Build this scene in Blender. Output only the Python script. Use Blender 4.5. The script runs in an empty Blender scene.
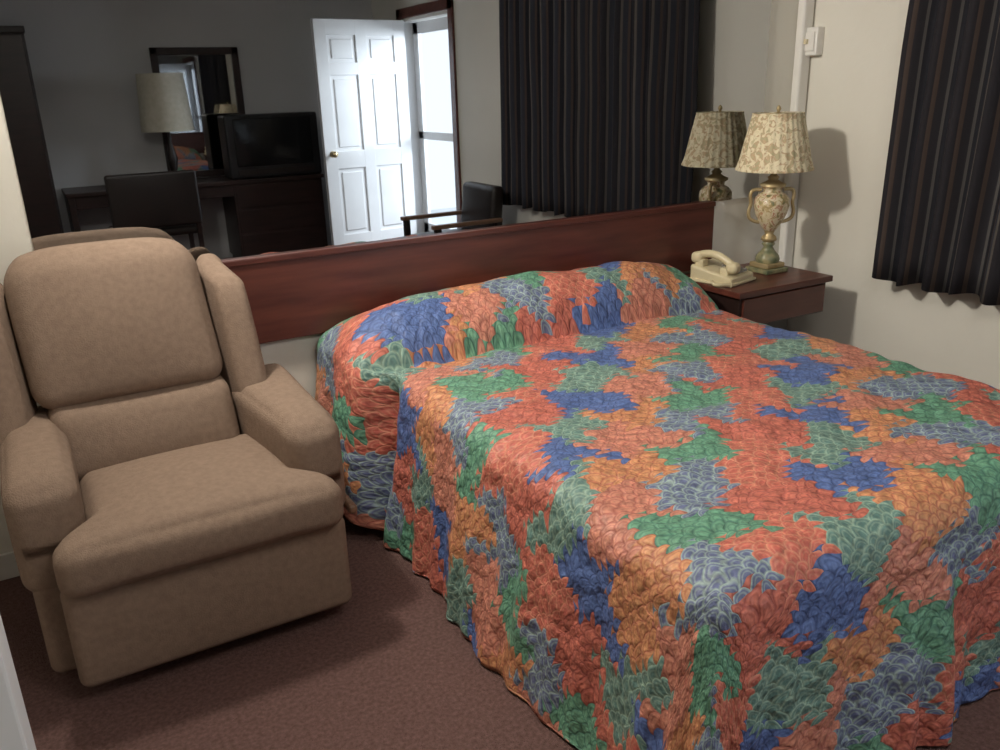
import bpy, bmesh, math, random
from mathutils import Vector, Matrix, noise
random.seed(3)
C=bpy.context.collection
sc=bpy.context.scene
sc.view_settings.view_transform='Standard'
sc.view_settings.look='None'
# ---------------------------------------------------------------- materials
def mat(name,col=(.5,.5,.5),rough=.6,metal=0,spec=.5):
    m=bpy.data.materials.new(name);m.use_nodes=True
    b=m.node_tree.nodes['Principled BSDF']
    b.inputs['Base Color'].default_value=(*col,1);b.inputs['Roughness'].default_value=rough
    b.inputs['Metallic'].default_value=metal;b.inputs['Specular IOR Level'].default_value=spec
    return m,m.node_tree,b
def N(nt,t,**kw):
    n=nt.nodes.new(t)
    for k,v in kw.items():
        if k in n.inputs: n.inputs[k].default_value=v
        else: setattr(n,k,v)
    return n
def ramp(nt,stops,interp='LINEAR'):
    r=nt.nodes.new('ShaderNodeValToRGB');cr=r.color_ramp;cr.interpolation=interp
    while len(cr.elements)<len(stops):cr.elements.new(.5)
    for e,(p,c) in zip(cr.elements,stops):e.position=p;e.color=(*c,1)
    return r
def noisy(name,c1,c2,scale=5,rough=.6,bump=0,bscale=60,detail=4,stretch=(1,1,1),spec=.5,metal=0,bdist=.01):
    m,nt,b=mat(name,c1,rough,metal,spec);L=nt.links
    tc=N(nt,'ShaderNodeTexCoord');mp=N(nt,'ShaderNodeMapping');mp.inputs['Scale'].default_value=stretch
    L.new(tc.outputs['Object'],mp.inputs['Vector'])
    n=N(nt,'ShaderNodeTexNoise',Scale=scale,Detail=detail);L.new(mp.outputs[0],n.inputs['Vector'])
    r=ramp(nt,[(.3,c1),(.7,c2)]);L.new(n.outputs['Fac'],r.inputs[0]);L.new(r.outputs[0],b.inputs['Base Color'])
    if bump:
        n2=N(nt,'ShaderNodeTexNoise',Scale=bscale,Detail=3);L.new(mp.outputs[0],n2.inputs['Vector'])
        bp=N(nt,'ShaderNodeBump',Strength=bump,Distance=bdist);L.new(n2.outputs['Fac'],bp.inputs['Height']);L.new(bp.outputs[0],b.inputs['Normal'])
    return m
M_wall=noisy('wall_paint',(.72,.69,.61),(.78,.75,.67),1.5,.75,.12,25)
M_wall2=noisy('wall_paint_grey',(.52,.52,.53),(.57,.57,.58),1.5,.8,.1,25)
M_ceil=noisy('ceiling_paint',(.6,.6,.58),(.66,.66,.63),2,.9)
M_white=noisy('white_paint',(.72,.73,.74),(.78,.79,.80),3,.45)
M_trimw=noisy('white_trim',(.78,.76,.71),(.83,.81,.77),3,.4)
M_carpet=noisy('carpet',(.112,.061,.054),(.192,.114,.100),90,.95,.8,220,6,spec=.1)
M_wood=noisy('mahogany',(.068,.018,.013),(.135,.040,.026),3,.32,0,0,6,(1,8,8))
M_wood2=noisy('walnut_dark',(.016,.009,.008),(.034,.017,.014),3,.35,0,0,6,(1.5,10,10))
M_dark=noisy('dark_wood',(.012,.009,.008),(.024,.016,.014),4,.4)
M_black=noisy('black_plastic',(.010,.010,.011),(.016,.016,.017),5,.35)
M_wlight=noisy('chair_wood',(.16,.09,.055),(.25,.14,.085),4,.4,0,0,5,(1,8,8))
M_uph=noisy('recliner_fabric',(.218,.152,.112),(.260,.186,.138),60,.95,.5,260,4,spec=.15,bdist=.004)
M_beige=noisy('phone_plastic',(.62,.53,.33),(.68,.59,.39),5,.35)
M_key=noisy('phone_keys',(.30,.28,.24),(.36,.34,.30),5,.4)
M_brass=noisy('aged_brass',(.42,.31,.15),(.58,.46,.26),12,.42,metal=.5)
M_green=noisy('olive_gilt_glaze',(.10,.13,.07),(.38,.33,.18),22,.3)
M_chrome=noisy('knob_brass',(.5,.4,.22),(.6,.48,.28),5,.3,metal=1)
M_mat=noisy('mattress_ticking',(.5,.5,.5),(.56,.56,.56),8,.9)
M_shw=noisy('linen_shade',(.50,.47,.38),(.58,.55,.46),30,.85)
# porcelain with painted flowers
m,nt,b=mat('painted_porcelain',(.7,.6,.45),.3);M_porc=m
tc=N(nt,'ShaderNodeTexCoord');v=N(nt,'ShaderNodeTexNoise',Scale=36,Detail=3,Distortion=.8);nt.links.new(tc.outputs['Object'],v.inputs['Vector'])
r=ramp(nt,[(.30,(.16,.17,.08)),(.42,(.45,.32,.14)),(.48,(.66,.56,.36)),(.56,(.72,.64,.46)),(.62,(.46,.20,.11)),(.70,(.42,.34,.16))]);nt.links.new(v.outputs['Fac'],r.inputs[0]);nt.links.new(r.outputs[0],b.inputs['Base Color'])
# floral shade
m,nt,b=mat('floral_shade',(.7,.6,.45),.8);M_shade=m
tc=N(nt,'ShaderNodeTexCoord');n1=N(nt,'ShaderNodeTexNoise',Scale=34,Detail=3,Distortion=1.0);nt.links.new(tc.outputs['Object'],n1.inputs['Vector'])
r=ramp(nt,[(0,(.38,.34,.18)),(.38,(.48,.42,.25)),(.45,(.54,.37,.22)),(.50,(.75,.66,.45)),(.60,(.80,.71,.50)),(.66,(.60,.52,.32)),(.74,(.46,.41,.24))]);nt.links.new(n1.outputs['Fac'],r.inputs[0]);nt.links.new(r.outputs[0],b.inputs['Base Color'])
# mirror
M_mirror,nt,b=mat('mirror_glass',(.47,.48,.49),.012,1)
M_screen=mat('tv_screen',(.010,.011,.012),.15)[0]
M_out=noisy('outdoor_siding',(.55,.57,.58),(.65,.67,.68),2,.8)
# curtain stripes (uv.x metres along the cloth)
m,nt,b=mat('striped_curtain',(.03,.03,.04),.85,0,.2);M_curt=m;L=nt.links
uv=N(nt,'ShaderNodeUVMap');sx=N(nt,'ShaderNodeSeparateXYZ');L.new(uv.outputs[0],sx.inputs[0])
mm=N(nt,'ShaderNodeMath',operation='MULTIPLY');mm.inputs[1].default_value=5;L.new(sx.outputs[0],mm.inputs[0])
fr=N(nt,'ShaderNodeMath',operation='FRACT');L.new(mm.outputs[0],fr.inputs[0])
r=ramp(nt,[(0,(.022,.020,.024)),(.16,(.074,.054,.046)),(.25,(.033,.031,.036)),(.42,(.090,.085,.082)),(.48,(.020,.020,.026)),(.64,(.074,.052,.045)),(.71,(.036,.038,.050)),(.86,(.096,.085,.076)),(.93,(.022,.020,.024))],'CONSTANT')
L.new(fr.outputs[0],r.inputs[0]);L.new(r.outputs[0],b.inputs['Base Color'])
n2=N(nt,'ShaderNodeTexNoise',Scale=300);bp=N(nt,'ShaderNodeBump',Strength=.3,Distance=.003);L.new(n2.outputs[0],bp.inputs['Height']);L.new(bp.outputs[0],b.inputs['Normal'])
# bedspread : scalloped stitching, patch colour chosen per scallop
m,nt,b=mat('patchwork_quilt',(.5,.2,.2),.52,0,.45);M_quilt=m;L=nt.links
def M_(op,a,b_=None,c=None):
    n=N(nt,'ShaderNodeMath',operation=op)
    for i,x in enumerate((a,b_,c)):
        if x is None:continue
        if isinstance(x,(int,float)):n.inputs[i].default_value=x
        else:L.new(x,n.inputs[i])
    return n.outputs[0]
def mixf(f,a,b_):return M_('ADD',M_('MULTIPLY',f,b_),M_('MULTIPLY',M_('SUBTRACT',1.0,f),a))
uv=N(nt,'ShaderNodeUVMap')
nz=N(nt,'ShaderNodeTexNoise',Scale=13,Detail=1.5);L.new(uv.outputs[0],nz.inputs['Vector'])
sub=N(nt,'ShaderNodeVectorMath',operation='SUBTRACT');sub.inputs[1].default_value=(.5,.5,.5);L.new(nz.outputs['Color'],sub.inputs[0])
scl=N(nt,'ShaderNodeVectorMath',operation='SCALE');scl.inputs['Scale'].default_value=.058;L.new(sub.outputs[0],scl.inputs[0])
add=N(nt,'ShaderNodeVectorMath',operation='ADD');L.new(uv.outputs[0],add.inputs[0]);L.new(scl.outputs[0],add.inputs[1])
FS=25.0;FY=1.0
s0=N(nt,'ShaderNodeSeparateXYZ');L.new(add.outputs[0],s0.inputs[0])
X=M_('MULTIPLY',s0.outputs[0],FS);Y=M_('MULTIPLY',s0.outputs[1],-FS*FY)
Y=M_('ADD',Y,200.0)
R=M_('FLOOR',M_('MULTIPLY',Y,2.0));Rh=M_('MULTIPLY',R,.5)
fy=M_('SUBTRACT',Y,Rh);off=M_('FRACT',Rh)   # 0 or .5
fx=M_('SUBTRACT',M_('FRACT',M_('ADD',X,off)),.5)
d1=M_('SQRT',M_('ADD',M_('MULTIPLY',fx,fx),M_('MULTIPLY',fy,fy)))
fx2=M_('SUBTRACT',M_('FRACT',M_('ADD',M_('ADD',X,off),.5)),.5);fy2=M_('ADD',fy,.5)
d2=M_('SQRT',M_('ADD',M_('MULTIPLY',fx2,fx2),M_('MULTIPLY',fy2,fy2)))
out=M_('GREATER_THAN',d1,.5)
cx=mixf(out,M_('SUBTRACT',X,fx),M_('SUBTRACT',X,fx2));cy=mixf(out,Rh,M_('SUBTRACT',Rh,.5))
edge=M_('ABSOLUTE',M_('SUBTRACT',d1,.5))
dd=mixf(out,d1,d2)
ring=M_('ABSOLUTE',M_('SUBTRACT',dd,.27))
cxm=M_('DIVIDE',cx,FS);cym=M_('DIVIDE',cy,FS*FY)
cmb=N(nt,'ShaderNodeCombineXYZ');L.new(cxm,cmb.inputs[0]);L.new(cym,cmb.inputs[1])
pn=N(nt,'ShaderNodeTexNoise',Scale=6,Detail=1);L.new(cmb.outputs[0],pn.inputs['Vector'])
pc=N(nt,'ShaderNodeSeparateColor');L.new(pn.outputs['Color'],pc.inputs[0])
px_=M_('ADD',M_('MULTIPLY',cxm,4.7),M_('MULTIPLY',M_('SUBTRACT',pc.outputs[0],.5),1.3))
py_=M_('ADD',M_('MULTIPLY',cym,6.8),M_('MULTIPLY',M_('SUBTRACT',pc.outputs[1],.5),1.4))
yy=M_('ADD',py_,M_('MULTIPLY',M_('COSINE',M_('MULTIPLY',px_,6.283)),.25))
row=M_('FLOOR',yy)
xs=M_('ADD',px_,M_('MULTIPLY',row,.40));col=M_('FLOOR',xs)
idx=M_('WRAP',M_('ADD',M_('MULTIPLY',col,3.0),M_('MULTIPLY',row,1.0)),8.0,0.0)
val=M_('DIVIDE',M_('ADD',idx,.5),8.0)
#      coral            slate            orange            blue             coral2          green           salmon      teal
A8=[(.54,.165,.115),(.115,.135,.25),(.58,.275,.130),(.105,.165,.37),(.48,.120,.090),(.150,.330,.215),(.57,.240,.165),(.105,.200,.180)]
B8=[(.27,.055,.050),(.36,.47,.40),(.37,.095,.065),(.038,.060,.17),(.60,.270,.170),(.040,.125,.100),(.33,.085,.068),(.32,.43,.33)]
ra=ramp(nt,[(i/8,c) for i,c in enumerate(A8)],'CONSTANT');rb=ramp(nt,[(i/8,c) for i,c in enumerate(B8)],'CONSTANT')
L.new(val,ra.inputs[0]);L.new(val,rb.inputs[0])
lt=ramp(nt,[(0,(.75,.75,.75)),(.05,(.5,.5,.5)),(.13,(0,0,0))]);L.new(edge,lt.inputs[0])
lr=ramp(nt,[(0,(.5,.5,.5)),(.08,(0,0,0))]);L.new(ring,lr.inputs[0])
ltot=M_('MAXIMUM',lt.outputs[0],lr.outputs[0])
mx=N(nt,'ShaderNodeMix',data_type='RGBA');L.new(ltot,mx.inputs[0]);L.new(ra.outputs[0],mx.inputs[6]);L.new(rb.outputs[0],mx.inputs[7])
n3=N(nt,'ShaderNodeTexNoise',Scale=48,Detail=4);L.new(uv.outputs[0],n3.inputs['Vector'])
r3=ramp(nt,[(.3,(.68,.68,.68)),(.7,(1.3,1.3,1.27))]);L.new(n3.outputs[0],r3.inputs[0])
mu=N(nt,'ShaderNodeMix',data_type='RGBA',blend_type='MULTIPLY');mu.inputs[0].default_value=1
L.new(mx.outputs[2],mu.inputs[6]);L.new(r3.outputs[0],mu.inputs[7]);L.new(mu.outputs[2],b.inputs['Base Color'])
re=ramp(nt,[(0,(0,0,0)),(.07,(.7,.7,.7)),(.15,(1,1,1))]);L.new(edge,re.inputs[0])
bp=N(nt,'ShaderNodeBump',Strength=.35,Distance=.004);L.new(re.outputs[0],bp.inputs['Height'])
bp2=N(nt,'ShaderNodeBump',Strength=.9,Distance=.022);n4=N(nt,'ShaderNodeTexNoise',Scale=19,Detail=3.5);L.new(uv.outputs[0],n4.inputs['Vector']);L.new(n4.outputs[0],bp2.inputs['Height']);L.new(bp.outputs[0],bp2.inputs['Normal'])
L.new(bp2.outputs[0],b.inputs['Normal'])
# ---------------------------------------------------------------- mesh helpers
def empty(name,loc=(0,0,0)):
    e=bpy.data.objects.new(name,None);e.location=loc;C.objects.link(e);return e
def obj(name,me,m,parent=None,smooth=True):
    o=bpy.data.objects.new(name,me);C.objects.link(o)
    if m:me.materials.append(m)
    if smooth:
        for p in me.polygons:p.use_smooth=True
    if parent:
        o.parent=parent;o.matrix_parent_inverse=Matrix.Translation(-Vector(parent.location))
    return o
def box(name,lo,hi,m,parent=None,bev=.004,seg=2,rot=None,pivot=None):
    me=bpy.data.meshes.new(name);bm=bmesh.new();bmesh.ops.create_cube(bm,size=1)
    c=[(a+b)/2 for a,b in zip(lo,hi)];s=[abs(b-a) for a,b in zip(lo,hi)]
    for v in bm.verts:v.co=Vector((v.co[0]*s[0]+c[0],v.co[1]*s[1]+c[1],v.co[2]*s[2]+c[2]))
    if bev:bmesh.ops.bevel(bm,geom=bm.edges[:],offset=min(bev,min(s)*.45),segments=seg,affect='EDGES',profile=.5)
    if rot:
        pv=Vector(pivot or c);bmesh.ops.transform(bm,matrix=Matrix.Translation(pv)@rot@Matrix.Translation(-pv),verts=bm.verts)
    bm.to_mesh(me);bm.free();return obj(name,me,m,parent,False)
def rbox(name,lo,hi,r,m,parent=None,puff=(0,0,0),deform=None,n=10):
    """soft upholstered block: rounded box with crowned faces"""
    h=[(b-a)/2 for a,b in zip(lo,hi)];c=Vector([(a+b)/2 for a,b in zip(lo,hi)])
    r=min(r,min(h)*.98)
    def ax(H):
        k=[-H+r*(i/5) for i in range(5)]
        inn=[-(H-r)+2*(H-r)*i/n for i in range(n+1)]
        return k+inn+[-x for x in reversed(k)]
    A=[ax(x) for x in h];bm=bmesh.new()
    for d in range(3):
        u,v=(d+1)%3,(d+2)%3
        for sgn in(-1,1):
            g=[]
            for a in A[u]:
                row=[]
                for b_ in A[v]:
                    p=[0,0,0];p[d]=sgn*h[d];p[u]=a;p[v]=b_
                    row.append(bm.verts.new(p))
                g.append(row)
            for i in range(len(g)-1):
                for j in range(len(g[0])-1):
                    f=[g[i][j],g[i+1][j],g[i+1][j+1],g[i][j+1]]
                    if sgn<0:f.reverse()
                    bm.faces.new(f)
    bmesh.ops.remove_doubles(bm,verts=bm.verts,dist=1e-6)
    for v in bm.verts:
        p=v.co;core=Vector([max(-(h[i]-r),min(h[i]-r,p[i])) for i in range(3)])
        d=p-core
        q=core+d.normalized()*r if d.length>1e-9 else p.copy()
        t=[p[i]/h[i] for i in range(3)]
        for i in range(3):
            j,k=(i+1)%3,(i+2)%3
            q[i]+=(1 if t[i]>0 else -1)*min(1,abs(t[i]))**3*puff[i]*(1-t[j]**2)*(1-t[k]**2)
        q=q+c
        if deform:q=Vector(deform(q))
        v.co=q
    me=bpy.data.meshes.new(name);bm.to_mesh(me);bm.free();return obj(name,me,m,parent)
def lathe(name,prof,center,m,parent=None,n=40,pleat=0,np_=24):
    me=bpy.data.meshes.new(name);vs=[];fs=[]
    for i,(r,z) in enumerate(prof):
        for j in range(n):
            a=2*math.pi*j/n;rr=r*(1+pleat*math.cos(np_*a))
            vs.append((center[0]+rr*math.cos(a),center[1]+rr*math.sin(a),center[2]+z))
    for i in range(len(prof)-1):
        for j in range(n):
            k=(j+1)%n;fs.append((i*n+j,i*n+k,(i+1)*n+k,(i+1)*n+j))
    me.from_pydata(vs,[],fs);me.update();return obj(name,me,m,parent)
def tube(name,pts,r,m,parent=None,cyc=False,res=4):
    cu=bpy.data.curves.new(name,'CURVE');cu.dimensions='3D';cu.bevel_depth=r;cu.bevel_resolution=res;cu.use_fill_caps=True
    s=cu.splines.new('NURBS');s.points.add(len(pts)-1)
    for p,q in zip(s.points,pts):p.co=(*q,1)
    s.use_endpoint_u=True;s.order_u=3;s.use_cyclic_u=cyc;s.resolution_u=4
    o=bpy.data.objects.new(name,cu);C.objects.link(o);cu.materials.append(m)
    dg=bpy.context.evaluated_depsgraph_get();me=bpy.data.meshes.new_from_object(o.evaluated_get(dg))
    bpy.data.objects.remove(o);me.materials.clear()
    return obj(name,me,m,parent)
def grid(name,nu,nv,fn,m,parent=None,uvfn=None,thick=0):
    me=bpy.data.meshes.new(name);vs=[fn(i/nu,j/nv) for j in range(nv+1) for i in range(nu+1)]
    fs=[(j*(nu+1)+i,j*(nu+1)+i+1,(j+1)*(nu+1)+i+1,(j+1)*(nu+1)+i) for j in range(nv) for i in range(nu)]
    me.from_pydata(vs,[],fs);me.update()
    if uvfn:
        ul=me.uv_layers.new(name='UVMap')
        for p in me.polygons:
            for li in p.loop_indices:
                vi=me.loops[li].vertex_index;ul.data[li].uv=uvfn((vi%(nu+1))/nu,(vi//(nu+1))/nv)
    o=obj(name,me,m,parent)
    if thick:
        s=o.modifiers.new('thickness','SOLIDIFY');s.thickness=thick;s.offset=0
    return o
# ---------------------------------------------------------------- room shell
XL,YF,H=-3.66,-5.25,2.45
box('floor',(XL-.1,YF-.1,-.1),(.1,.1,0),M_carpet,bev=0)
box('ceiling',(XL-.1,YF-.1,H),(.1,.1,H+.1),M_ceil,bev=0)
box('wall_back',(XL-.1,0,0),(.1,.1,H),M_wall,bev=0)
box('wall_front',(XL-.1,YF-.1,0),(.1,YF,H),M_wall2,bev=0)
box('wall_left',(XL-.1,YF,0),(XL,0,H),M_wall,bev=0)
# right wall, with doorway y -4.56..-3.62
D0,D1,DH=-4.56,-3.62,2.05
wr=empty('wall_right')
box('wall_section_near',(0,D1,0),(.12,0,H),M_wall,wr,bev=0)
box('wall_section_far',(0,YF,0),(.12,D0,H),M_wall,wr,bev=0)
box('wall_section_lintel',(0,D0,DH),(.12,D1,H),M_wall,wr,bev=0)
box('wall_jamb',(XL,-1.90,0),(-3.372,-1.82,H),M_white,bev=.004)
# mirror and rail
box('wall_mirror',(-3.249,-.008,.942),(-.242,0,2.2),M_mirror,bev=0)
rail=empty('headboard_rail',(-1.9,0,.8))
box('panel',(-3.249,-.03,.645),(-.532,0,.942),M_wood,rail,bev=.003)
box('cap_strip',(-3.249,-.036,.925),(-.530,-.0,.946),M_wood,rail,bev=.003)
# conduit and box at corner
cd=empty('electrical_conduit',(-.03,-.03,1))
box('conduit_channel',(-.072,-.045,.0),(-.006,0,H),M_trimw,cd,bev=.012,seg=3)
box('junction_box',(-.045,-.105,1.555),(0,-.0,1.675),M_trimw,cd,bev=.006)
box('switch_plate',(-.052,-.092,1.575),(-.045,-.02,1.655),M_trimw,cd,bev=.002)
box('switch_lever',(-.066,-.062,1.605),(-.05,-.047,1.625),M_beige,cd,bev=.002)
box('baseboard_right',(-.012,-3.55,0),(0,0,.09),M_trimw,bev=.003)
box('baseboard_back',(XL,-.012,0),(0,0,.09),M_trimw,bev=.003)
box('baseboard_left',(XL,-5.2,0),(XL+.012,-0.02,.09),M_trimw,bev=.003)
# ---------------------------------------------------------------- bed
bed=empty('bed',(-1.6,-1,0))
XB,W,LB,ZM=-2.32,1.468,1.947,.592
rr=.075;D=.57
def sm(a,b,x):
    t=max(0,min(1,(x-a)/(b-a)));return t*t*(3-2*t)
def P(v):
    t=(v-.17)/.205
    a=max(0,1-abs(t)**2.0)**.75 if abs(t)<1 else 0
    return .178*a
def quilt_pt(u,v):
    a=max(0,rr-u,u-(W-rr));sx=-1 if u<W/2 else 1
    b_=max(0,v-(LB-rr))
    cx=min(max(u,rr),W-rr);cy=min(v,LB-rr)
    pl=P(v)
    e=2*cx/W-1
    lift=pl*(1-(.25 if e<0 else .55)*abs(e)**5)
    lift*=1+.10*noise.noise(Vector((cx*5,v*6,9)))
    s=(a**4+b_**4)**.25
    side=(.13 if sx<0 else .07)*sm(.56,.22,v)
    k=sm(0,.14,s)
    lift=lift*(1-k)+side*k
    z=ZM+lift+.012*(1-e**2)
    z+=.015*noise.noise(Vector((u*4,v*4,0)))+.010*noise.noise(Vector((u*12,v*12,3)))
    vc=.39+.014*noise.noise(Vector((u*4,0,2)))
    z-=.024*math.exp(-((v-vc)/.022)**2)*(1-k)
    x=cx;y=cy
    if a>0 or b_>0:
        th=math.atan2(b_,a)
        q=rr*math.pi/2
        R2=rr
        fl=.13-.05*math.sin(th)
        if s<q: hz=R2*math.sin(s/R2);dn=R2*(1-math.cos(s/R2))
        else: hz=R2+fl*(s-q);dn=R2+(s-q)*.985
        rp=sm(.05,.5,s)
        dx,dy=sx*math.cos(th),math.sin(th)
        ex,ey=cx+dx*.12,cy+dy*.12
        f=noise.noise(Vector((ex*5.5,ey*5.5,s*.8)))*.055+noise.noise(Vector((ex*14,ey*14,s*1.5+5)))*.032
        hz+=rp*f
        cn=math.sin(2*th)
        if cn>0: hz+=rp*(.05*cn+.035*(math.cos(8*th)-1)*.5*1.0)
        bb=sm(.46,.35,v)
        hz+=bb*.10*sm(0,.16,s)*(1 if sx<0 else .3)
        hz-=.05*math.exp(-((v-.435)/.035)**2)*sm(.03,.2,s)
        z=z-dn
        hz+=.006*noise.noise(Vector((u*16,v*16,7)))
        x=cx+dx*hz;y=cy+dy*hz
        z=max(z,.012)
    return (XB+x,-.035-y*(1-.035/LB)+0,z)
nu,nv=240,230
grid('bedspread',nu,nv,lambda i,j:quilt_pt(-D+i*(W+2*D),j*(LB+D)),M_quilt,bed,lambda i,j:(-D+i*(W+2*D),j*(LB+D)),.006)
box('mattress',(XB+.03,-LB+.04,.33),(XB+W-.03,-.04,.56),M_mat,bed,.05,4)
box('box_spring',(XB+.05,-LB+.06,.12),(XB+W-.05,-.05,.33),M_mat,bed,.02,2)
for i,(x,y) in enumerate([(XB+.12,-.15),(XB+W-.12,-.15),(XB+.12,-LB+.15),(XB+W-.12,-LB+.15)]):
    box('leg_%d'%(i+1),(x-.03,y-.03,0),(x+.03,y+.03,.12),M_dark,bed)
for i,x in enumerate((XB+.09,XB+W/2+.02)):
    rbox('pillow_%d'%(i+1),(x,-.30,.56),(x+.60,-.08,.67),.05,M_mat,bed,(.0,.0,.02))
# ---------------------------------------------------------------- recliner
rc=empty('recliner',(-3,-.45,0))
rbox('base',(-3.33,-.78,.05),(-2.66,-.14,.36),.03,M_uph,rc)
rbox('footrest_panel',(-3.355,-.835,.055),(-2.63,-.76,.345),.03,M_uph,rc,(0,.012,0),n=14)
def armd(s):
    def f(q):
        x,y,z=q
        t=(y+.74)/.6  # 0 front ..1 back
        z2=z
        if z>.45: z2-= .022*(1-sm(0,.15,t));z2+=.012*sm(.3,1,t)
        return (x,y,z2)
    return f
def armR(q):
    x,y,z=armd(1)(q);t=max(0,min(1,(y+.74)/.5))
    if x<-2.66:x-=.065*t*(min(1,(-2.66-x)/.05))
    return (x,y,z)
rbox('arm_right',(-2.738,-.745,.30),(-2.588,-.16,.608),.045,M_uph,rc,(.006,.010,.014),armR)
rbox('arm_left',(-3.432,-.745,.30),(-3.268,-.16,.608),.045,M_uph,rc,(.006,.010,.014),armd(-1))
rbox('side_panel_right',(-2.70,-.74,.06),(-2.605,-.16,.40),.03,M_uph,rc)
rbox('side_panel_left',(-3.415,-.74,.06),(-3.30,-.16,.40),.03,M_uph,rc)
def seatd(q):
    x,y,z=q
    w=sm(-.70,-.80,y);cx=-2.995
    t=(x-cx)/.27
    x=cx+(x-cx)*(1+.32*w)
    return (x,y,z+.006*sm(-.5,-.85,y)-.012*w*max(0,abs(t)-.6)*2)
rbox('seat_cushion',(-3.266,-.885,.335),(-2.726,-.36,.474),.045,M_uph,rc,(0,.018,.032),seatd,n=30)
KB=.35
def backd(q):
    x,y,z=q
    y2=y+(z-.45)*KB
    cx=-3.06
    xx=x-.02*sm(.45,1.0,z)
    cc=cx-.02*sm(.45,1.0,z)
    t=min(1.1,abs((xx-cc)/.27));z2=z-(.050*t**4)*sm(.75,1.05,z)
    return (xx,y2,z2)
rbox('back_upper',(-3.325,-.425,.635),(-2.797,-.275,1.068),.06,M_uph,rc,(0,.034,0),backd,n=16)
rbox('back_lumbar',(-3.30,-.43,.44),(-2.80,-.275,.655),.045,M_uph,rc,(0,.026,0),backd,n=16)
def wing(s):
    def f(q):
        x,y,z=q
        y2=y+(z-.45)*KB
        return (x+s*max(0,-(y+.30))*.25-.012*sm(.5,1,z),y2,z+.35*(y+.33)*sm(.85,.97,z))
    return f
rbox('wing_right',(-2.80,-.435,.48),(-2.715,-.235,.965),.036,M_uph,rc,(.008,.0,0),wing(1))
rbox('wing_left',(-3.415,-.435,.48),(-3.33,-.235,.965),.036,M_uph,rc,(.008,.0,0),wing(-1))
rbox('back_shell',(-3.31,-.30,.30),(-2.80,-.25,1.00),.022,M_uph,rc,(0,0,0),backd)
box('lever_handle',(-2.598,-.76,.30),(-2.570,-.64,.330),M_wlight,rc,.012,3)
for i,(x,y) in enumerate([(-3.28,-.7),(-2.70,-.7),(-3.28,-.2),(-2.70,-.2)]):
    box('foot_%d'%(i+1),(x-.02,y-.02,0),(x+.02,y+.02,.06),M_dark,rc)
# ---------------------------------------------------------------- nightstand
ns=empty('nightstand',(-.45,-.2,.5))
box('top',(-.745,-.425,.600),(-.178,-.001,.627),M_wood,ns,.004)
box('cabinet',(-.725,-.405,.46),(-.198,-.001,.600),M_wood2,ns,.003)
box('drawer_front',(-.710,-.417,.470),(-.213,-.404,.592),M_wood,ns,.003)
box('support_leg',(-.62,-.30,0),(-.30,-.02,.46),M_dark,ns,.004)
# ---------------------------------------------------------------- table lamp
LX=-.340
lp=empty('table_lamp',(LX,-.185,.627));lc=(LX,-.185,.627)
def lb(n,lo,hi,m,b=.006):return box(n,[lc[i]+lo[i] for i in range(3)],[lc[i]+hi[i] for i in range(3)],m,lp,b,3)
lb('plinth',(-.068,-.068,0),(.068,.068,.022),M_green)
lb('plinth_step',(-.056,-.056,.022),(.056,.056,.045),M_brass)
lathe('foot',[(.050,.045),(.055,.058),(.050,.075),(.030,.098),(.020,.115),(.030,.128),(.020,.14)],lc,M_green,lp)
lathe('lower_collar',[(.020,.135),(.036,.145),(.032,.16),(.018,.172),(.024,.188)],lc,M_brass,lp)
lathe('urn',[(.020,.185),(.034,.20),(.052,.228),(.068,.262),(.078,.300),(.076,.330),(.060,.350),(.040,.360),(.040,.374),(.054,.386)],lc,M_porc,lp)
lathe('upper_collar',[(.055,.384),(.056,.394),(.034,.404),(.020,.414),(.026,.424),(.014,.434),(.012,.47)],lc,M_brass,lp)
for s,nm in((-1,'handle_left'),(1,'handle_right')):
    c=Vector(lc);ax=Vector((.85,-.5,0)).normalized()*s
    pts=[c+ax*r+Vector((0,0,z)) for r,z in[(.050,.225),(.090,.232),(.104,.27),(.090,.31),(.100,.345),(.088,.376),(.050,.37)]]
    tube(nm,pts,.008,M_brass,lp)
lathe('shade',[(.164,.455),(.165,.460),(.158,.475),(.150,.50),(.135,.57),(.118,.64),(.107,.69),(.108,.696)],lc,M_shade,lp,120,.018,30)
lathe('shade_lining',[(.158,.458),(.144,.50),(.112,.64),(.102,.694)],lc,M_shw,lp,60)
tube('harp',[Vector(lc)+Vector(p) for p in[(0.0,-.012,.44),(0,-.05,.50),(0,-.05,.60),(0,0,.70),(0,.05,.60),(0,.05,.50),(0,.012,.44)]],.003,M_brass,lp)
for i in range(3):
    a=i*2.094;tube('spider_%d'%(i+1),[Vector(lc)+Vector((0,0,.695)),Vector(lc)+Vector((.105*math.cos(a),.105*math.sin(a),.69))],.002,M_brass,lp)
lathe('finial',[(.0001,.69),(.008,.692),(.006,.702),(.011,.712),(.007,.722),(.0001,.728)],lc,M_brass,lp,16)
lathe('bulb',[(.012,.465),(.014,.48),(.03,.52),(.032,.545),(.022,.57),(.0001,.58)],lc,M_white,lp,20)
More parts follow.
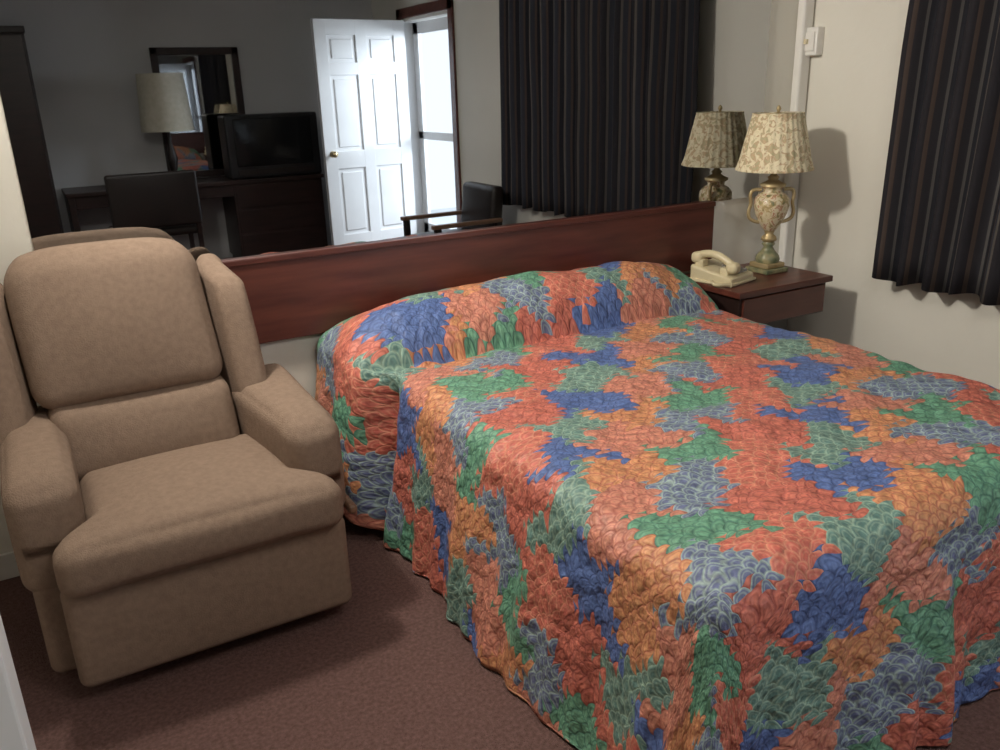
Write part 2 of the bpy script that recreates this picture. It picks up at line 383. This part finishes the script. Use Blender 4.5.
# ---------------------------------------------------------------- telephone
ph=empty('telephone',(-.635,-.19,.627))
Rz=Matrix.Rotation(math.radians(14),4,'Z');T=Matrix.Translation((-.632,-.20,.629))
def phx(o):o.data.transform(T@Rz);return o
def wedge(q):
    x,y,z=q;t=(y+.105)/.21
    return (x,y,z*(0.45+.55*t) if z>0 else z)
phx(rbox('body',(-.095,-.105,0),(.095,.105,.075),.014,M_beige,ph,(0,0,0),wedge))
phx(rbox('foot_plate',(-.102,-.112,-.001),(.102,.112,.012),.005,M_beige,ph))
for i in range(3):
    for j in range(4):
        phx(box('key_%d%d'%(i,j),(.000+i*.024,-.085+j*.024,.040+j*.0046),(.017+i*.024,-.068+j*.024,.053+j*.0046),M_key,ph,.002))
phx(box('cradle_1',(-.078,-.075,.03),(-.03,-.035,.072),M_beige,ph,.006))
phx(box('cradle_2',(-.078,.05,.05),(-.03,.09,.095),M_beige,ph,.006))
phx(tube('handset_grip',[(-.055,-.085,.082),(-.055,-.05,.105),(-.055,0,.122),(-.055,.05,.122),(-.055,.09,.108)],.017,M_beige,ph))
phx(rbox('handset_mouthpiece',(-.083,-.115,.05),(-.027,-.060,.098),.02,M_beige,ph))
phx(rbox('handset_earpiece',(-.083,.060,.075),(-.027,.115,.125),.02,M_beige,ph))
pts=[]
for i in range(200):
    t=i/199;a=i*.9
    bx=-.09-.05*math.sin(t*3.14);by=-.11+.10*t
    pts.append((bx+.007*math.cos(a),by,.012+.007*math.sin(a)))
phx(tube('coiled_cord',pts,.0022,M_beige,ph,res=1))
# ---------------------------------------------------------------- curtain
def curt_x(y):
    p=.135
    ph_=y/p*2*math.pi+1.6*noise.noise(Vector((y*2.5,0,0)))*2
    return -.085+.034*math.sin(ph_)+.016*noise.noise(Vector((y*9,4,0)))
ct=empty('curtain',(-.1,-1.6,1.4))
ys=[-.575-2.10*i/520 for i in range(521)];cum=[0]
for i in range(1,521):cum.append(cum[-1]+math.hypot(ys[i]-ys[i-1],curt_x(ys[i])-curt_x(ys[i-1])))
def cfn(i,j):
    k=int(round(i*520));y=ys[k];z=.633+j*(2.24-.633);t=1-j
    return (curt_x(y)-.02*t+.01*noise.noise(Vector((y*5,z*2,1))),y+.03*t*noise.noise(Vector((y*2,z,2)))-.035*(j)*(1-i),z+.010*math.sin(y*30)*(1-j))
grid('drape',520,14,cfn,M_curt,ct,lambda i,j:(cum[int(round(i*520))],j*1.6),.003)
tube('rod',[(-.09,-.50,2.25),(-.09,-1.6,2.25),(-.09,-2.73,2.25)],.012,M_brass,ct)
for i,y in enumerate((-.52,-2.71)):box('bracket_%d'%(i+1),(-.10,y-.01,2.235),(0,y+.01,2.265),M_brass,ct)
wn=empty('window_1',(-.02,-1.6,1.4))
box('frame_bottom',(-.03,-2.5,.78),(0,-.75,.84),M_trimw,wn);box('frame_top',(-.03,-2.5,2.08),(0,-.75,2.14),M_trimw,wn)
box('frame_a',(-.03,-.81,.84),(0,-.75,2.08),M_trimw,wn);box('frame_b',(-.03,-2.5,.84),(0,-2.44,2.08),M_trimw,wn)
box('mullion',(-.03,-1.65,.84),(0,-1.60,2.08),M_trimw,wn);box('pane',(-.010,-2.44,.84),(-.004,-.81,2.08),M_screen,wn,0)
# ---------------------------------------------------------------- entry door (open)
tr=empty('trim_1',(0,-4,1))
box('casing_near',(-.02,D1,0),(0,D1+.085,DH+.085),M_wood,tr,.005);box('casing_far',(-.02,D0-.085,0),(0,D0,DH+.085),M_wood,tr,.005)
box('casing_head',(-.02,D0-.085,DH),(0,D1+.085,DH+.085),M_wood,tr,.005)
box('jamb_near',(0,D1-.025,0),(.12,D1,DH),M_trimw,tr,.002);box('jamb_far',(0,D0,0),(.12,D0+.025,DH),M_white,tr,.002);box('jamb_head',(0,D0,DH-.025),(.12,D1,DH),M_trimw,tr,.002)
dr=empty('door_1',(-.01,-4.52,0))
Rd=Matrix.Translation((-.015,-4.515,.012))@Matrix.Rotation(math.radians(180-6.5),4,'Z')
dw=.87;dh=2.025
def dbox(n,lo,hi,m=M_white,b=.003):
    o=box(n,lo,hi,m,dr,b);o.data.transform(Rd);return o
dbox('core',(0,-.010,0),(dw,.010,dh))
cols_=[(.0,.115),(.380,.490),(.755,.87)];rows_=[(0,.22),(.80,.95),(1.58,1.68),(1.90,2.025)]
for i,(a,b2) in enumerate(cols_):dbox('stile_%d'%(i+1),(a,-.023,0),(b2,.023,dh))
for i,(a,b2) in enumerate(rows_):dbox('rail_%d'%(i+1),(.01,-.0225,a),(.86,.0225,b2))
n_=0
for (xa,xb_) in((.115,.380),(.490,.755)):
    for za,zb_ in((.22,.80),(.95,1.58),(1.68,1.90)):
        n_+=1;dbox('panel_%d'%n_,(xa+.032,-.019,za+.032),(xb_-.032,.019,zb_-.032),M_white,.007)
for s in(-1,1):
    o=lathe('knob_%d'%(s+2),[(.028,0),(.028,.005),(.010,.010),(.010,.03),(.024,.04),(.028,.052),(.020,.064),(.0001,.068)],(0,0,0),M_chrome,dr,20)
    o.data.transform(Rd@Matrix.Translation((.80,s*.02,.93))@Matrix.Rotation(-s*math.pi/2,4,'X'))
sd=empty('storm_door',(.1,-4.1,0))
y0,y1=D0+.03,D1-.03
box('stile_a',(.085,y0,.02),(.115,y0+.10,DH-.03),M_white,sd);box('stile_b',(.085,y1-.10,.02),(.115,y1,DH-.03),M_white,sd)
box('rail_top',(.085,y0,DH-.13),(.115,y1,DH-.03),M_white,sd);box('rail_mid',(.085,y0,1.02),(.115,y1,1.09),M_white,sd);box('rail_low',(.085,y0,.02),(.115,y1,.25),M_white,sd)
# outdoors
box('porch_slab',(.12,-7,-.12),(4,-1,-.02),M_out,bev=0)
# ---------------------------------------------------------------- furniture on the front wall
dk=empty('desk',(-1.8,-5,0))
box('top',(-2.93,YF+.003,.72),(-.80,-4.72,.755),M_wood2,dk,.005)
box('drawer_unit',(-1.62,YF+.003,.05),(-.82,-4.74,.72),M_wood2,dk,.004)
box('plinth',(-1.60,YF+.02,0),(-.84,-4.78,.05),M_dark,dk,.002)
for i in range(3):box('drawer_%d'%(i+1),(-1.60,-4.752,.08+i*.215),(-.84,-4.738,.275+i*.215),M_wood2,dk,.004);box('pull_%d'%(i+1),(-1.30,-4.765,.165+i*.215),(-1.14,-4.75,.18+i*.215),M_brass,dk,.003)
box('leg_a',(-2.92,YF+.02,0),(-2.87,-4.74,.72),M_wood2,dk,.004);box('apron',(-2.87,-4.76,.62),(-1.62,-4.74,.72),M_wood2,dk,.003)
tv=empty('television',(-1.15,-4.98,.76))
rbox('cabinet',(-1.62,-5.02,.758),(-.80,-4.76,1.295),.02,M_black,tv)
rbox('tube_housing',(-1.48,-5.20,.80),(-.94,-4.98,1.22),.05,M_black,tv)
rbox('screen',(-1.55,-4.775,.86),(-.87,-4.750,1.26),.012,M_screen,tv,(0,.012,0))
box('control_strip',(-1.55,-4.768,.79),(-.87,-4.754,.835),M_dark,tv,.002)
dm=empty('framed_mirror',(-1.69,YF,1.3))
box('glass',(-2.02,YF+.001,.80),(-1.36,YF+.012,1.82),M_mirror,dm,0)
for n,lo,hi in(('rail_top',(-2.06,YF,1.80),(-1.32,YF+.035,1.86)),('rail_bottom',(-2.06,YF,.765),(-1.32,YF+.035,.82)),('side_a',(-2.06,YF,.765),(-2.0,YF+.035,1.86)),('side_b',(-1.38,YF,.765),(-1.32,YF+.035,1.86))):box(n,lo,hi,M_wood2,dm,.006)
dl=empty('desk_lamp',(-2.05,-4.95,.755));q=(-2.05,-4.95,.755)
lathe('base',[(.0001,0),(.09,0),(.09,.015),(.05,.03),(.022,.06),(.03,.12),(.045,.20),(.03,.28),(.015,.33),(.012,.52)],q,M_dark,dl)
lathe('shade',[(.215,.43),(.212,.44),(.185,.88),(.188,.89)],q,M_shw,dl,50)
wd=empty('wardrobe',(-3.3,-5,0))
box('carcass',(-3.655,YF+.003,0),(-2.995,-4.72,1.97),M_dark,wd,.006)
box('door_a',(-3.64,-4.722,.06),(-3.335,-4.70,1.93),M_wood2,wd,.006);box('door_b',(-3.325,-4.722,.06),(-3.01,-4.70,1.93),M_wood2,wd,.006)
box('crown',(-3.655,YF+.003,1.94),(-2.985,-4.69,1.99),M_dark,wd,.008)
# desk chair (dark, seen from behind in the mirror)
dc=empty('desk_chair',(-2.35,-4.3,0))
rbox('seat',(-2.68,-4.62,.42),(-2.02,-4.16,.49),.03,M_dark,dc)
rbox('backrest',(-2.68,-4.17,.50),(-2.02,-4.12,.92),.022,M_dark,dc,(0,.01,0))
for i,(x,y,h) in enumerate([(-2.66,-4.60,.44),(-2.07,-4.60,.44),(-2.66,-4.16,.90),(-2.07,-4.16,.90)]):box('leg_%d'%(i+1),(x,y,0),(x+.035,y+.035,h),M_wood2,dc,.004)
# armchair by the window
ac=empty('armchair',(-.5,-2.7,0))
rbox('seat',(-.78,-2.97,.32),(-.24,-2.47,.43),.035,M_dark,ac,(0,0,.015))
rbox('backrest',(-.32,-2.97,.42),(-.22,-2.47,.78),.035,M_dark,ac,(.01,0,0),lambda q:(q[0]+.1*(q[2]-.46),q[1],q[2]))
for i,y in enumerate((-3.01,-2.47)):
    box('arm_%d'%(i+1),(-.80,y,.53),(-.24,y+.045,.56),M_wlight,ac,.008,3)
    box('front_leg_%d'%(i+1),(-.78,y+.003,0),(-.735,y+.043,.53),M_dark,ac,.004)
    box('rear_leg_%d'%(i+1),(-.29,y+.003,0),(-.245,y+.043,.55),M_dark,ac,.004)
    box('side_rail_%d'%(i+1),(-.76,y+.008,.32),(-.27,y+.038,.40),M_dark,ac,.004)
# ---------------------------------------------------------------- lights
def area(name,loc,target,size,power,col=(1,1,1),size_y=None):
    l=bpy.data.lights.new(name,'AREA');l.energy=power;l.color=col;l.size=size
    if size_y:l.shape='RECTANGLE';l.size_y=size_y
    o=bpy.data.objects.new(name,l);C.objects.link(o);o.location=loc
    o.rotation_euler=(Vector(target)-Vector(loc)).to_track_quat('-Z','Y').to_euler();return o
area('room_light',(-3.15,-.42,2.32),(-.4,-.6,.9),.18,42,(1,.94,.84))
area('ceiling_fill',(-2.2,-2.5,2.40),(-2.0,-1.9,0),1.1,31,(1,.955,.89))  # broad fill added overhead to lift the room, no fixture there
area('daylight_door',(1.9,-3.0,2.1),(-.4,-4.3,1.0),1.6,400,(.85,.93,1.0))
w=bpy.data.worlds.new('World');sc.world=w;w.use_nodes=True
bg=w.node_tree.nodes['Background'];bg.inputs[0].default_value=(.82,.9,1,1);bg.inputs[1].default_value=2.5
# ---------------------------------------------------------------- camera
cam=bpy.data.cameras.new('camera');co=bpy.data.objects.new('camera',cam);C.objects.link(co)
ya,pi_,ro=math.radians(29.251),math.radians(19.198),math.radians(-1.793)
d=Vector((math.sin(ya)*math.cos(pi_),math.cos(ya)*math.cos(pi_),-math.sin(pi_)))
r0=Vector((math.cos(ya),-math.sin(ya),0));u0=r0.cross(d)
r=r0*math.cos(ro)+u0*math.sin(ro);u=-r0*math.sin(ro)+u0*math.cos(ro)
mw=Matrix((( r[0],u[0],-d[0],-3.26),(r[1],u[1],-d[1],-2.862),(r[2],u[2],-d[2],1.472),(0,0,0,1)))
co.matrix_world=mw
cam.sensor_width=36;cam.lens=36*832.73/1000;cam.clip_start=.02
sc.camera=co
